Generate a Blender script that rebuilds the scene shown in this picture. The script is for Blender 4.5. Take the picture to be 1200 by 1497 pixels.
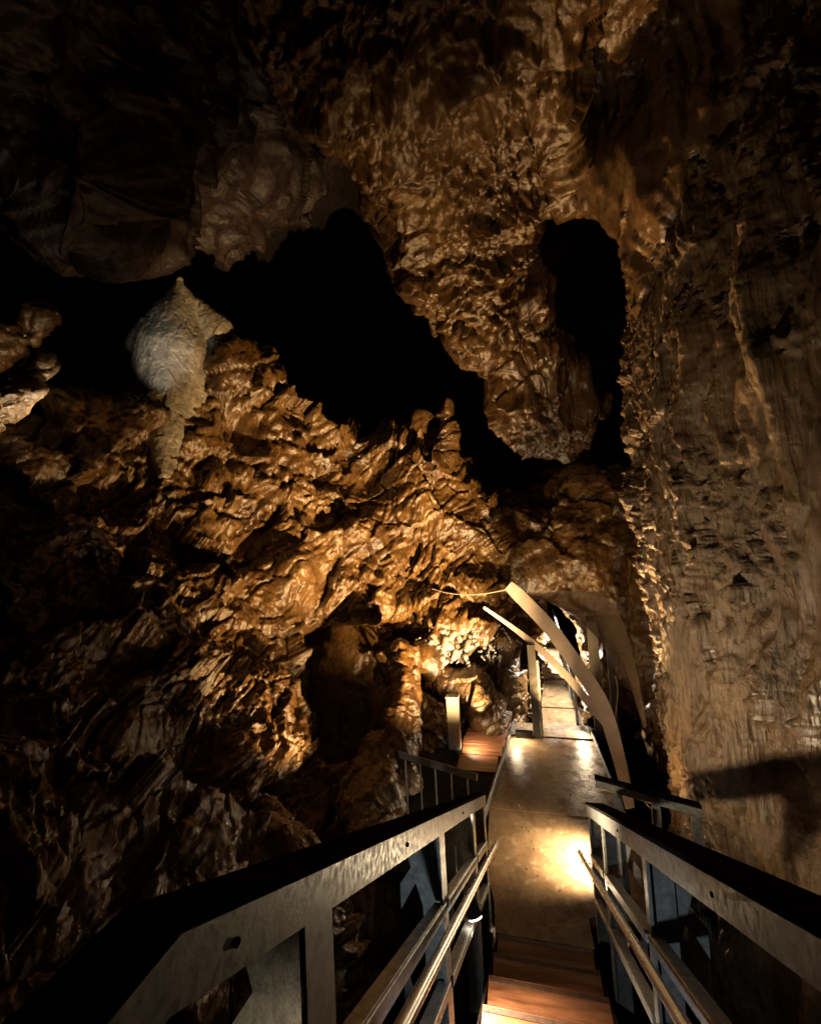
import bpy, math, random
import numpy as np
from mathutils import Matrix, Vector

# ------------------------------------------------------------------ camera, world, exposure
scene = bpy.context.scene
COL = scene.collection
for o in list(bpy.data.objects):
    bpy.data.objects.remove(o)

EYE = np.array([0.0, 0.0, 3.2])
FPX, W0, H0 = 615.0, 1200.0, 1497.0
_p, _r, _y = math.radians(4), math.radians(-3), math.radians(13.8)
FWD = np.array([-math.sin(_y) * math.cos(_p), math.cos(_y) * math.cos(_p), math.sin(_p)])
_rt = np.array([math.cos(_y), math.sin(_y), 0.0])
_up = np.cross(_rt, FWD)
RT = math.cos(_r) * _rt + math.sin(_r) * _up
UP = -math.sin(_r) * _rt + math.cos(_r) * _up
cam_data = bpy.data.cameras.new('camera')
cam = bpy.data.objects.new('camera', cam_data)
COL.objects.link(cam)
cam_data.sensor_fit = 'HORIZONTAL'
cam_data.sensor_width = 36
cam_data.lens = 36 * FPX / W0
cam_data.clip_start, cam_data.clip_end = 0.05, 200
m = np.eye(4)
m[:3, 0], m[:3, 1], m[:3, 2], m[:3, 3] = RT, UP, -FWD, EYE
cam.matrix_world = Matrix(m.tolist())
scene.camera = cam

world = bpy.data.worlds.new('World')
scene.world = world
world.use_nodes = True
world.node_tree.nodes['Background'].inputs[0].default_value = (0.9, 0.8, 0.85, 1)
world.node_tree.nodes['Background'].inputs[1].default_value = 0.0008      # underground: no sky at all
scene.view_settings.view_transform = 'Standard'
scene.view_settings.look = 'None'
scene.view_settings.exposure = 0.0
scene.view_settings.gamma = 1.0
scene.view_settings.use_curve_mapping = False
scene.cycles.max_bounces = 5
scene.cycles.diffuse_bounces = 2
scene.cycles.glossy_bounces = 2
scene.cycles.sample_clamp_indirect = 4
scene.cycles.sample_clamp_direct = 12

WARM = (1.0, 0.60, 0.24)
MILD = (1.0, 0.76, 0.48)
NEUTRAL = (0.82, 0.92, 1.0)
COOL = (1.0, 0.92, 0.78)


def aim(o, target):
    d = Vector(target) - o.location
    o.rotation_euler = d.to_track_quat('-Z', 'Y').to_euler()


def spot(loc, target, power, color, angle=120, blend=0.6, size=0.03):
    l = bpy.data.lights.new('lamp_fill_light', 'SPOT')
    l.energy, l.color, l.shadow_soft_size = power, color, size
    l.spot_size, l.spot_blend = math.radians(angle), blend
    o = bpy.data.objects.new('lamp_fill_light', l)
    COL.objects.link(o)
    o.location = loc
    aim(o, target)
    return o


# ------------------------------------------------------------------ helpers
def at(px, py, d):
    """A point d metres from the eye on the ray through (px, py): used to survey the cave from the photograph."""
    v = FWD + RT * (px - W0 / 2) / FPX - UP * (py - H0 / 2) / FPX
    return EYE + v / np.linalg.norm(v) * d


_rng = np.random.RandomState(7)
PERM = np.concatenate([_rng.permutation(256)] * 3).astype(np.int32)
_g = _rng.normal(size=(256, 3))
GRAD = (_g / np.linalg.norm(_g, axis=1)[:, None]).astype(np.float32)
RND = _rng.rand(256, 8).astype(np.float32)


def _hash(i, j, k):
    return PERM[(PERM[(PERM[i & 255] + j) & 255] + k) & 255]


def perlin(p):
    p = p.astype(np.float32)
    fl = np.floor(p)
    i = fl.astype(np.int32)
    f = p - fl
    u = f * f * f * (f * (f * 6 - 15) + 10)
    out = np.zeros(len(p), np.float32)
    for dx in (0, 1):
        wx = u[:, 0] if dx else 1 - u[:, 0]
        for dy in (0, 1):
            wy = u[:, 1] if dy else 1 - u[:, 1]
            for dz in (0, 1):
                wz = u[:, 2] if dz else 1 - u[:, 2]
                g = GRAD[_hash(i[:, 0] + dx, i[:, 1] + dy, i[:, 2] + dz)]
                d = g[:, 0] * (f[:, 0] - dx) + g[:, 1] * (f[:, 1] - dy) + g[:, 2] * (f[:, 2] - dz)
                out += wx * wy * wz * d
    return out * 1.5


def fbm(p, octaves=4, gain=0.5, lac=2.03):
    a, s, out = 1.0, 1.0, 0.0
    for o in range(octaves):
        out = out + a * perlin(p * s + 17.3 * o)
        a *= gain
        s *= lac
    return out


def ridged(p, octaves=4, gain=0.5):
    a, s, out = 1.0, 1.0, 0.0
    for o in range(octaves):
        out = out + a * (1 - 2 * np.abs(perlin(p * s + 9.1 * o)))
        a *= gain
        s *= 2.1
    return out


def facets(q, tilt=1.0):
    """Broken-rock relief: every cell of a jittered lattice is a small tilted plane with its own step; also the cell distance."""
    q = q.astype(np.float32)
    b = np.floor(q - 0.5).astype(np.int32)
    best = np.full(len(q), 1e9, np.float32)
    second = np.full(len(q), 1e9, np.float32)
    h = np.zeros(len(q), np.float32)
    for dx in (0, 1):
        for dy in (0, 1):
            for dz in (0, 1):
                c = b + np.array([dx, dy, dz], np.int32)
                r = RND[_hash(c[:, 0], c[:, 1], c[:, 2])]
                dv = q - (c + 0.5 + (r[:, :3] - 0.5) * 0.9)
                d = np.einsum('ij,ij->i', dv, dv)
                val = np.einsum('ij,ij->i', dv, (r[:, 3:6] - 0.5) * 2) * tilt + (r[:, 6] - 0.5)
                near = d < best
                second = np.where(near, best, np.minimum(second, d))
                h = np.where(near, val, h)
                best = np.where(near, d, best)
    return h, np.sqrt(second) - np.sqrt(best)


FALL = np.array([-0.42, -0.62, -0.66], np.float32)
LAYER = np.array([0.25, -0.15, 0.95], np.float32)


def rock_relief(p, style):
    """Height of the rock face above its smooth form, in metres."""
    p = p.astype(np.float32)
    if style == 'wall':            # tall dripping, pitted limestone
        w = np.stack([fbm(p * 1.3 + 5, 2), fbm(p * 1.3 + 31, 2), fbm(p * 1.3 + 57, 2)], 1) * 0.12
        q = p + w
        v = q * np.array([1, 1, 0.15], np.float32)
        calm = (0.42 + 1.9 * perlin(p * np.array([1, 1, 0.6], np.float32) * 0.9 + 11)).clip(0.16, 1.0)   # broken patches in the smooth flowstone
        edge = ((p[:, 1] - 4.7) / 0.4).clip(0, 1)                            # the granular corner
        tall = q * np.array([1, 1, 0.09], np.float32)
        h = (0.10 + 0.08 * edge) * fbm(p * np.array([1, 1, 0.3], np.float32) * 0.8, 3)
        h += 0.14 * fbm(tall * 2.2 + 3, 4) + 0.065 * ridged(tall * 4.3 + 8, 3) + 0.028 * fbm(tall * 16 + 40, 3)
        a, e = facets(q * np.array([1, 1, 0.22], np.float32) * 4.6)
        h += 0.10 * a * calm
        b, e2 = facets(q * np.array([1, 1, 0.26], np.float32) * 10 + 40)
        h += 0.062 * b * (0.7 * calm + 0.5 * edge)
        b, e2 = facets(q * np.array([1, 1, 0.36], np.float32) * 20 + 90)
        h += 0.030 * b * (0.05 + 0.9 * calm + edge)
        pit = perlin(q * np.array([1, 1, 0.24], np.float32) * 15) + 0.5 * perlin(q * 35)
        h -= 0.19 * np.clip(pit - 0.24, 0, 0.4) * (0.1 + perlin(p * 1.3 + 80) * 2.2 + edge).clip(0, 1.2)
        h += 0.012 * (0.3 + calm + edge) * fbm(q * 22, 3)
        return h
    if style == 'drip':            # hanging, fluted masses
        w = np.stack([fbm(p * 0.9 + 5, 2), fbm(p * 0.9 + 31, 2), fbm(p * 0.9 + 57, 2)], 1) * 0.14
        q = p + w
        v = q * np.array([1, 1, 0.28], np.float32)
        tall = q * np.array([1, 1, 0.14], np.float32)
        h = 0.28 * fbm(p * np.array([1, 1, 0.4], np.float32) * 0.8, 3) + 0.15 * ridged(tall * 2.0 + 3, 3) + 0.05 * fbm(tall * 7 + 3, 3)
        a, e = facets(q * np.array([1, 1, 0.26], np.float32) * 3.0)
        h += 0.12 * a - 0.03 * np.clip(0.12 - e, 0, 1) / 0.12
        b, e2 = facets(q * np.array([1, 1, 0.42], np.float32) * 7.5 + 40)
        rough = (0.55 + 1.6 * perlin(p * 0.8 + 60)).clip(0.1, 1.1)
        h += 0.075 * b * rough
        b, e2 = facets(q * np.array([1, 1, 0.4], np.float32) * 15 + 70)
        h += 0.036 * b * rough
        return h
    if style == 'lobe':            # soft hanging lobes
        w = np.stack([fbm(p * 0.6 + 5, 2), fbm(p * 0.6 + 31, 2), fbm(p * 0.6 + 57, 2)], 1) * 0.4
        q = (p + w) * np.array([1, 1, 0.5], np.float32)
        h = 0.7 * fbm(q * 0.55, 3) + 0.3 * ridged(q * 0.9 + 5, 2)
        a, e = facets(q * 1.6)
        h += 0.16 * a
        h += 0.10 * ridged(q * np.array([1, 1, 0.5], np.float32) * 2.6, 3)
        a, e = facets(q * np.array([1, 1, 0.6], np.float32) * 4.5 + 9)
        return h + 0.10 * a * (0.5 + 1.5 * perlin(p * 0.5)).clip(0.1, 1)
    if style == 'smooth':          # pale flowstone
        w = np.stack([fbm(p * 2 + 5, 2), fbm(p * 2 + 31, 2), fbm(p * 2 + 57, 2)], 1) * 0.1
        q = (p + w) * np.array([1, 1, 0.55], np.float32)
        h = 0.12 * fbm(q * 1.4, 3) + 0.03 * ridged(q * 4, 2)
        b, e2 = facets(q * 4 + 40)
        h += 0.06 * b
        b, e2 = facets(q * 11 + 40)
        h += 0.035 * b
        pit = perlin(p * 13)
        return h - 0.08 * np.clip(pit - 0.25, 0, 0.4)
    # wet broken slope: smooth flowstone aprons between shattered, layered patches, streaked down the fall line
    w = np.stack([fbm(p * 0.8 + 5, 3), fbm(p * 0.8 + 31, 3), fbm(p * 0.8 + 57, 3)], 1) * 0.22
    q = p + w
    along = q @ FALL
    st = q - 0.55 * along[:, None] * FALL
    broken = (0.42 + 1.5 * fbm(p * 0.55 + 21, 2)).clip(0.05, 1.0)
    h = 0.40 * fbm(p * 0.5, 3)
    a, e = facets(q * 1.15)
    h += 0.30 * a
    a, e = facets(st * 2.6 + 20)
    h += 0.15 * a * (0.35 + broken) - 0.05 * np.clip(0.10 - e, 0, 1) / 0.10
    b, e2 = facets(st * 6.5 + 40)
    h += 0.055 * b * (0.15 + broken) + 0.035 * fbm(st * 4.5 + 12, 3)
    b, e2 = facets(st * 14 + 70)
    h += 0.027 * b * (0.12 + broken)
    lay = along * 0 + (q @ LAYER) * 5.0 + 1.2 * fbm(p * 0.9 + 3, 2)
    h += 0.05 * (np.abs((lay % 1.0) - 0.5) * 2) ** 2 * broken
    h += 0.07 * ridged(st * 1.9, 3) * (1.1 - broken)
    h += 0.010 * fbm(q * 20, 2)
    return h


def np_mesh(name, V, F, mat, parent=None, smooth=True):
    """Link vertices V and quads or triangles F as one mesh object."""
    me = bpy.data.meshes.new(name)
    F = np.asarray(F, np.int32)
    n, k = F.shape
    me.vertices.add(len(V))
    me.vertices.foreach_set('co', np.asarray(V, np.float32).ravel())
    me.loops.add(n * k)
    me.loops.foreach_set('vertex_index', F.ravel())
    me.polygons.add(n)
    me.polygons.foreach_set('loop_start', np.arange(0, n * k, k, dtype=np.int32))
    me.polygons.foreach_set('loop_total', np.full(n, k, np.int32))
    me.polygons.foreach_set('use_smooth', np.full(n, smooth, bool))
    me.update(calc_edges=True)
    me.materials.append(mat)
    o = bpy.data.objects.new(name, me)
    COL.objects.link(o)
    o.parent = parent
    return o


def grid_faces(nu, nv):
    i, j = np.meshgrid(np.arange(nu - 1), np.arange(nv - 1), indexing='ij')
    a = (i * nv + j).ravel()
    return np.stack([a, a + nv, a + nv + 1, a + 1], 1)


def catmull(C, n):
    """Interpolate control points C (k, ...) to n points along axis 0."""
    k = C.shape[0]
    t = np.linspace(0, k - 1, n)
    i = np.minimum(t.astype(int), k - 2)
    f = (t - i).reshape((-1,) + (1,) * (C.ndim - 1))
    P = lambda j: C[np.clip(j, 0, k - 1)]
    p0, p1, p2, p3 = P(i - 1), P(i), P(i + 1), P(i + 2)
    return 0.5 * (2 * p1 + (p2 - p0) * f + (2 * p0 - 5 * p1 + 4 * p2 - p3) * f ** 2 + (3 * p1 - p0 - 3 * p2 + p3) * f ** 3)


def net_surface(name, C, nu, nv, mat, style, toward, dents=(), amp=1.0):
    """A rock face lofted through the control net C (rows, columns, xyz); dents are (centre, radius, depth)."""
    S = catmull(np.asarray(C, float), nu)
    S = np.swapaxes(catmull(np.swapaxes(S, 0, 1), nv), 0, 1)
    du = np.gradient(S, axis=0)
    dv = np.gradient(S, axis=1)
    N = np.cross(du, dv)
    N /= np.linalg.norm(N, axis=2)[:, :, None] + 1e-9
    V, N = S.reshape(-1, 3), N.reshape(-1, 3)
    flip = np.mean(np.einsum('ij,ij->i', N, np.asarray(toward) - V)) < 0
    if flip:
        N = -N
    h = rock_relief(V, style) * amp
    for c, r, dep in dents:
        d2 = ((V - np.asarray(c)) ** 2).sum(1) / r ** 2
        h = h - dep * np.exp(-d2 * (1 + 0.5 * perlin(V * 1.7)) * 1.2)
    V = V + N * h[:, None]
    F = grid_faces(nu, nv)
    if flip:
        F = F[:, ::-1]
    return np_mesh(name, V, F, mat)


# closed rocks: signed distance blobs, surface nets, subdivision, relief
def blob_field(blobs, k):
    """blobs: (centre, (rx, ry, rz)) ellipsoids or (a, b, ra, rb) tapered capsules, blended by k; negative blend radius carves."""
    def f(p):
        out = np.full(len(p), 1e3, np.float32)
        for b in blobs:
            if len(b) == 2:
                c, r = np.asarray(b[0], np.float32), np.asarray(b[1], np.float32)
                q = (p - c) / r
                l = np.sqrt((q * q).sum(1)) + 1e-6
                d = (l - 1) * r.min() if r.min() * 2.5 > r.max() else (l - 1) * np.sqrt(((p - c) ** 2).sum(1)) / l
            else:
                a, e = np.asarray(b[0], np.float32), np.asarray(b[1], np.float32)
                ab = e - a
                t = np.clip(((p - a) @ ab) / (ab @ ab), 0, 1)
                d = np.sqrt(((p - a - t[:, None] * ab) ** 2).sum(1)) - (b[2] + (b[3] - b[2]) * t)
            hh = np.clip(0.5 + 0.5 * (out - d) / k, 0, 1)
            out = out * (1 - hh) + d * hh - k * hh * (1 - hh)
        return out
    return f


def surface_nets(f, lo, hi, h):
    lo, hi = np.asarray(lo, float), np.asarray(hi, float)
    n = np.ceil((hi - lo) / h).astype(int) + 1
    ax = [lo[i] + h * np.arange(n[i]) for i in range(3)]
    G = np.stack(np.meshgrid(*ax, indexing='ij'), -1).reshape(-1, 3).astype(np.float32)
    val = f(G).reshape(n)
    s = val < 0
    cells = n - 1
    cnt = np.zeros(cells, np.int32)
    pos = np.zeros(tuple(cells) + (3,), np.float32)
    corner = [(a, b, c) for a in (0, 1) for b in (0, 1) for c in (0, 1)]
    sl = lambda o: tuple(slice(o[i], o[i] + cells[i]) for i in range(3))
    for a in corner:
        for d in range(3):
            if a[d]:
                continue
            b = list(a); b[d] = 1
            va, vb = val[sl(a)], val[sl(b)]
            cr = (va < 0) != (vb < 0)
            t = np.where(cr, va / np.where(cr, va - vb, 1), 0)
            for i in range(3):
                pos[..., i] += np.where(cr, a[i] + (t if i == d else 0), 0)
            cnt += cr
    act = cnt > 0
    idx = np.full(cells, -1, np.int32)
    idx[act] = np.arange(act.sum())
    ijk = np.argwhere(act)
    V = lo + h * (ijk + pos[act] / cnt[act][:, None])
    quads = []
    for d in range(3):
        e1, e2 = (d + 1) % 3, (d + 2) % 3
        a = [slice(1, n[i] - 1) for i in range(3)]
        b = list(a)
        a[d], b[d] = slice(0, n[d] - 1), slice(1, n[d])
        sa, sb = s[tuple(a)], s[tuple(b)]
        w = np.argwhere(sa != sb)
        base = w.copy()
        base[:, e1] += 1
        base[:, e2] += 1
        g = []
        for (o1, o2) in ((-1, -1), (0, -1), (0, 0), (-1, 0)):
            c = base.copy()
            c[:, e1] += o1
            c[:, e2] += o2
            g.append(idx[c[:, 0], c[:, 1], c[:, 2]])
        q = np.stack(g, 1)
        inside_first = sa[tuple(w.T)]
        q[~inside_first] = q[~inside_first][:, ::-1]
        quads.append(q)
    F = np.concatenate(quads)
    return V, F[(F >= 0).all(1)]


def subdivide(V, F):
    E = np.stack([F, np.roll(F, -1, 1)], -1).reshape(-1, 2)
    E.sort(1)
    key = E[:, 0].astype(np.int64) * len(V) + E[:, 1]
    uq, inv = np.unique(key, return_inverse=True)
    ev = 0.5 * (V[uq // len(V)] + V[uq % len(V)])
    fc = V[F].mean(1)
    ei = len(V) + inv.reshape(-1, 4)
    fi = len(V) + len(uq) + np.arange(len(F))
    nf = [np.stack([F[:, k], ei[:, k], fi, ei[:, k - 1]], 1) for k in range(4)]
    return np.concatenate([V, ev, fc]), np.concatenate(nf)


def gradient(f, V, e=0.02):
    g = np.stack([f(V + d) - f(V - d) for d in np.eye(3, dtype=np.float32) * e], 1) / (2 * e)
    return g


def sdf_rock(name, f, lo, hi, h, levels, mat, style, amp=1.0, parent=None):
    V, F = surface_nets(f, lo, hi, h)
    V = V.astype(np.float32)
    for _ in range(levels):
        V, F = subdivide(V, F)
        V = V.astype(np.float32)
    g = gradient(f, V)
    gl = np.linalg.norm(g, axis=1)[:, None] + 1e-6
    step = f(V)[:, None] / gl
    V = V - g / gl * np.clip(step, -h, h)
    N = g / gl
    V = V + N * (rock_relief(V, style) * amp)[:, None]
    return np_mesh(name, V, F, mat, parent)


def blob_rock(name, blobs, k, h, levels, mat, style, amp=1.0, cut=None):
    pts, rad = [], 0
    for b in blobs:
        if len(b) == 2:
            pts += [np.asarray(b[0]) - np.asarray(b[1]), np.asarray(b[0]) + np.asarray(b[1])]
        else:
            for p, r in ((b[0], b[2]), (b[1], b[3])):
                pts += [np.asarray(p) - r, np.asarray(p) + r]
    pts = np.array(pts)
    f = blob_field(blobs, k)
    if cut is not None:
        g = f
        f = lambda p: np.maximum(g(p), cut(p))
    return sdf_rock(name, f, pts.min(0) - 3 * h - k * .3, pts.max(0) + 3 * h + k * .3, h, levels, mat, style, amp)


# ------------------------------------------------------------------ materials
def mat_new(name):
    m = bpy.data.materials.new(name)
    m.use_nodes = True
    nt = m.node_tree
    b = nt.nodes['Principled BSDF']
    return m, nt, b


def node(nt, kind, **kw):
    n = nt.nodes.new(kind)
    for k, v in kw.items():
        if k in n.inputs:
            n.inputs[k].default_value = v
        else:
            setattr(n, k, v)
    return n


def ramp(nt, src, stops):
    r = nt.nodes.new('ShaderNodeValToRGB')
    cr = r.color_ramp
    while len(cr.elements) < len(stops):
        cr.elements.new(0.5)
    for e, (p, c) in zip(cr.elements, stops):
        e.position = p
        e.color = tuple(c) + (1,) if len(c) == 3 else c
    nt.links.new(src, r.inputs[0])
    return r


def rock_material(name, cols, stretch=1.0, rough=(0.35, 0.7), bump=0.5, fine=45, spec=0.5):
    m, nt, b = mat_new(name)
    L = nt.links.new
    tc = node(nt, 'ShaderNodeTexCoord')
    mp = node(nt, 'ShaderNodeMapping')
    mp.inputs['Scale'].default_value = (1, 1, stretch)
    L(tc.outputs['Object'], mp.inputs['Vector'])
    n1 = node(nt, 'ShaderNodeTexNoise', Scale=1.6, Detail=8.0, Roughness=0.62)
    n1.inputs['Distortion'].default_value = 0.8
    L(mp.outputs[0], n1.inputs['Vector'])
    c1 = ramp(nt, n1.outputs['Fac'], [(0.30, cols[0]), (0.47, cols[1]), (0.60, cols[2]), (0.74, cols[3])])
    n2 = node(nt, 'ShaderNodeTexNoise', Scale=11.0, Detail=6.0, Roughness=0.7)
    L(mp.outputs[0], n2.inputs['Vector'])
    mul = node(nt, 'ShaderNodeMix', data_type='RGBA', blend_type='MULTIPLY')
    mul.inputs['Factor'].default_value = 0.75
    L(c1.outputs[0], mul.inputs['A'])
    c2 = ramp(nt, n2.outputs['Fac'], [(0.32, (0.35, 0.33, 0.31)), (0.62, (1, 1, 1))])
    L(c2.outputs[0], mul.inputs['B'])
    L(mul.outputs['Result'], b.inputs['Base Color'])
    n3 = node(nt, 'ShaderNodeTexNoise', Scale=5.0, Detail=5.0, Roughness=0.6)
    L(mp.outputs[0], n3.inputs['Vector'])
    rr = ramp(nt, n3.outputs['Fac'], [(0.38, (rough[0],) * 3), (0.62, (rough[1],) * 3)])
    L(rr.outputs[0], b.inputs['Roughness'])
    b.inputs['Specular IOR Level'].default_value = spec
    n4 = node(nt, 'ShaderNodeTexNoise', Scale=float(fine), Detail=6.0, Roughness=0.65)
    L(mp.outputs[0], n4.inputs['Vector'])
    v = node(nt, 'ShaderNodeTexVoronoi', Scale=float(fine) * 0.5)
    L(mp.outputs[0], v.inputs['Vector'])
    add = node(nt, 'ShaderNodeMath', operation='ADD')
    L(n4.outputs['Fac'], add.inputs[0])
    L(v.outputs['Distance'], add.inputs[1])
    bp = node(nt, 'ShaderNodeBump', Strength=bump, Distance=0.02)
    L(add.outputs[0], bp.inputs['Height'])
    L(bp.outputs[0], b.inputs['Normal'])
    return m


def plain_material(name, c0, c1, scale=6, rough=(0.35, 0.6), metallic=0.0, bump=0.1, stretch=(1, 1, 1), spec=0.5, spots=None):
    m, nt, b = mat_new(name)
    L = nt.links.new
    tc = node(nt, 'ShaderNodeTexCoord')
    mp = node(nt, 'ShaderNodeMapping')
    mp.inputs['Scale'].default_value = stretch
    L(tc.outputs['Object'], mp.inputs['Vector'])
    n1 = node(nt, 'ShaderNodeTexNoise', Scale=float(scale), Detail=8.0, Roughness=0.6)
    L(mp.outputs[0], n1.inputs['Vector'])
    c = ramp(nt, n1.outputs['Fac'], [(0.35, c0), (0.65, c1)])
    out = c.outputs[0]
    if spots:
        v = node(nt, 'ShaderNodeTexNoise', Scale=float(spots[0]), Detail=3.0)
        L(mp.outputs[0], v.inputs['Vector'])
        f = ramp(nt, v.outputs['Fac'], [(spots[2], (0, 0, 0)), (spots[2] + spots[3], (1, 1, 1))])
        mx = node(nt, 'ShaderNodeMix', data_type='RGBA')
        L(f.outputs[0], mx.inputs['Factor'])
        L(out, mx.inputs['A'])
        mx.inputs['B'].default_value = tuple(spots[1]) + (1,)
        out = mx.outputs['Result']
    L(out, b.inputs['Base Color'])
    n3 = node(nt, 'ShaderNodeTexNoise', Scale=float(scale) * 2.3, Detail=5.0)
    L(mp.outputs[0], n3.inputs['Vector'])
    rr = ramp(nt, n3.outputs['Fac'], [(0.35, (rough[0],) * 3), (0.65, (rough[1],) * 3)])
    L(rr.outputs[0], b.inputs['Roughness'])
    b.inputs['Metallic'].default_value = metallic
    b.inputs['Specular IOR Level'].default_value = spec
    n4 = node(nt, 'ShaderNodeTexNoise', Scale=float(scale) * 7, Detail=5.0)
    L(mp.outputs[0], n4.inputs['Vector'])
    bp = node(nt, 'ShaderNodeBump', Strength=bump, Distance=0.01)
    L(n4.outputs['Fac'], bp.inputs['Height'])
    L(bp.outputs[0], b.inputs['Normal'])
    return m


def glow_material(name, color, strength):
    m, nt, b = mat_new(name)
    b.inputs['Base Color'].default_value = (0.8, 0.8, 0.8, 1)
    b.inputs['Emission Color'].default_value = tuple(color) + (1,)
    b.inputs['Emission Strength'].default_value = strength
    return m


M_WALL = rock_material('wall_rock', [(0.045, 0.025, 0.012), (0.12, 0.074, 0.037), (0.18, 0.117, 0.062), (0.32, 0.225, 0.125)], 0.16, (0.24, 0.6), 1.0, 46, 0.6)
M_SLOPE = rock_material('slope_rock', [(0.030, 0.014, 0.005), (0.108, 0.055, 0.018), (0.16, 0.090, 0.031), (0.29, 0.185, 0.075)], 0.8, (0.12, 0.44), 0.6, 30, 0.9)
M_DRIP = rock_material('hanging_rock', [(0.030, 0.015, 0.006), (0.10, 0.054, 0.022), (0.15, 0.088, 0.038), (0.26, 0.175, 0.085)], 0.3, (0.13, 0.46), 0.6, 26, 0.9)
M_CEIL = rock_material('ceiling_rock', [(0.022, 0.014, 0.013), (0.045, 0.029, 0.027), (0.065, 0.043, 0.040), (0.10, 0.068, 0.062)], 0.7, (0.35, 0.7), 0.6, 22, 0.5)  # toned darker than the other rock in place of weak ceiling light
M_PALE = rock_material('pale_flowstone', [(0.16, 0.135, 0.105), (0.30, 0.265, 0.21), (0.38, 0.34, 0.27), (0.5, 0.45, 0.36)], 0.8, (0.3, 0.5), 0.5, 30, 0.5)
M_CRUST = rock_material('crusted_rock', [(0.05, 0.03, 0.015), (0.16, 0.10, 0.05), (0.30, 0.23, 0.14), (0.5, 0.42, 0.3)], 0.8, (0.15, 0.4), 0.8, 30, 0.9)
M_NOSE = plain_material('dark_nosing', (0.03, 0.012, 0.006), (0.07, 0.03, 0.014), 20, (0.5, 0.8))  # dark brown strip along each tread front
M_VOID_SHADE = rock_material('void_shade_rock', [(0.02, 0.016, 0.014), (0.03, 0.024, 0.02), (0.04, 0.032, 0.028), (0.05, 0.04, 0.035)], 1.0, (0.7, 0.9), 0.5, 10, 0.2)  # near-black tone stands in for the unlit dark of the void
M_STEEL = plain_material('galvanised_steel', (0.17, 0.18, 0.175), (0.32, 0.33, 0.315), 26, (0.32, 0.56), 0.45, 0.05)
M_DARK = plain_material('dark_rail_top', (0.008, 0.007, 0.007), (0.018, 0.015, 0.013), 9, (0.65, 0.85), 0.0, 0.1, spec=0.0)
M_TUBE = plain_material('polished_steel', (0.42, 0.41, 0.39), (0.6, 0.58, 0.55), 3, (0.24, 0.32), 1.0, 0.0)
M_TREAD = plain_material('red_timber', (0.10, 0.036, 0.016), (0.23, 0.098, 0.046), 4, (0.3, 0.5), 0.0, 0.08, (0.7, 5, 5), spots=(3, (0.05, 0.016, 0.007), 0.55, 0.2))
_nt = M_TREAD.node_tree
_b = _nt.nodes['Principled BSDF']
_src = _b.inputs['Base Color'].links[0].from_socket
_oi = _nt.nodes.new('ShaderNodeObjectInfo')
_mr = node(_nt, 'ShaderNodeMapRange')
_mr.inputs['To Min'].default_value, _mr.inputs['To Max'].default_value = 0.55, 1.35
_nt.links.new(_oi.outputs['Random'], _mr.inputs['Value'])
_hs = _nt.nodes.new('ShaderNodeHueSaturation')
_nt.links.new(_mr.outputs[0], _hs.inputs['Value'])
_nt.links.new(_src, _hs.inputs['Color'])
_nt.links.new(_hs.outputs[0], _b.inputs['Base Color'])
M_FLOOR = plain_material('walkway_screed', (0.082, 0.050, 0.024), (0.165, 0.108, 0.058), 3.2, (0.22, 0.36), 0.0, 0.25, spots=(11, (0.24, 0.185, 0.12), 0.55, 0.3))
M_STRIP = plain_material('pale_timber', (0.44, 0.39, 0.36), (0.54, 0.48, 0.44), 8, (0.4, 0.55), 0.0, 0.1)
M_SHEET = plain_material('tan_sheet', (0.22, 0.155, 0.10), (0.30, 0.215, 0.14), 4, (0.5, 0.7), 0.0, 0.1)
M_SHEET.node_tree.nodes['Principled BSDF'].inputs['Alpha'].default_value = 0.55
M_SHADE_BLACK = plain_material('shade_black_deck', (0.012, 0.012, 0.012), (0.022, 0.022, 0.022), 8, (0.8, 0.95), 0.0, 0.1, spec=0.05)  # dark deck, with the shade over it put into the near-black colour
M_GREY = plain_material('grey_paint', (0.045, 0.043, 0.04), (0.08, 0.075, 0.07), 6, (0.4, 0.6), 0.0, 0.08)
M_WHITE = plain_material('pale_post', (0.5, 0.48, 0.43), (0.6, 0.58, 0.52), 6, (0.4, 0.6), 0.0, 0.08)
M_GLOW = glow_material('lamp_lens', (1.0, 0.86, 0.66), 30)
M_CABLE = plain_material('cable', (0.35, 0.28, 0.18), (0.45, 0.36, 0.24), 6)


def tag(o, label=None, cat=None, kind=None, group=None):
    for k, v in (('label', label), ('category', cat), ('kind', kind), ('group', group)):
        if v:
            o[k] = v
    return o


def thing(name, label, cat, loc=(0, 0, 0), group=None):
    o = bpy.data.objects.new(name, None)
    COL.objects.link(o)
    o.location = loc
    o.empty_display_size = 0.1
    return tag(o, label, cat, None, group)


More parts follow.
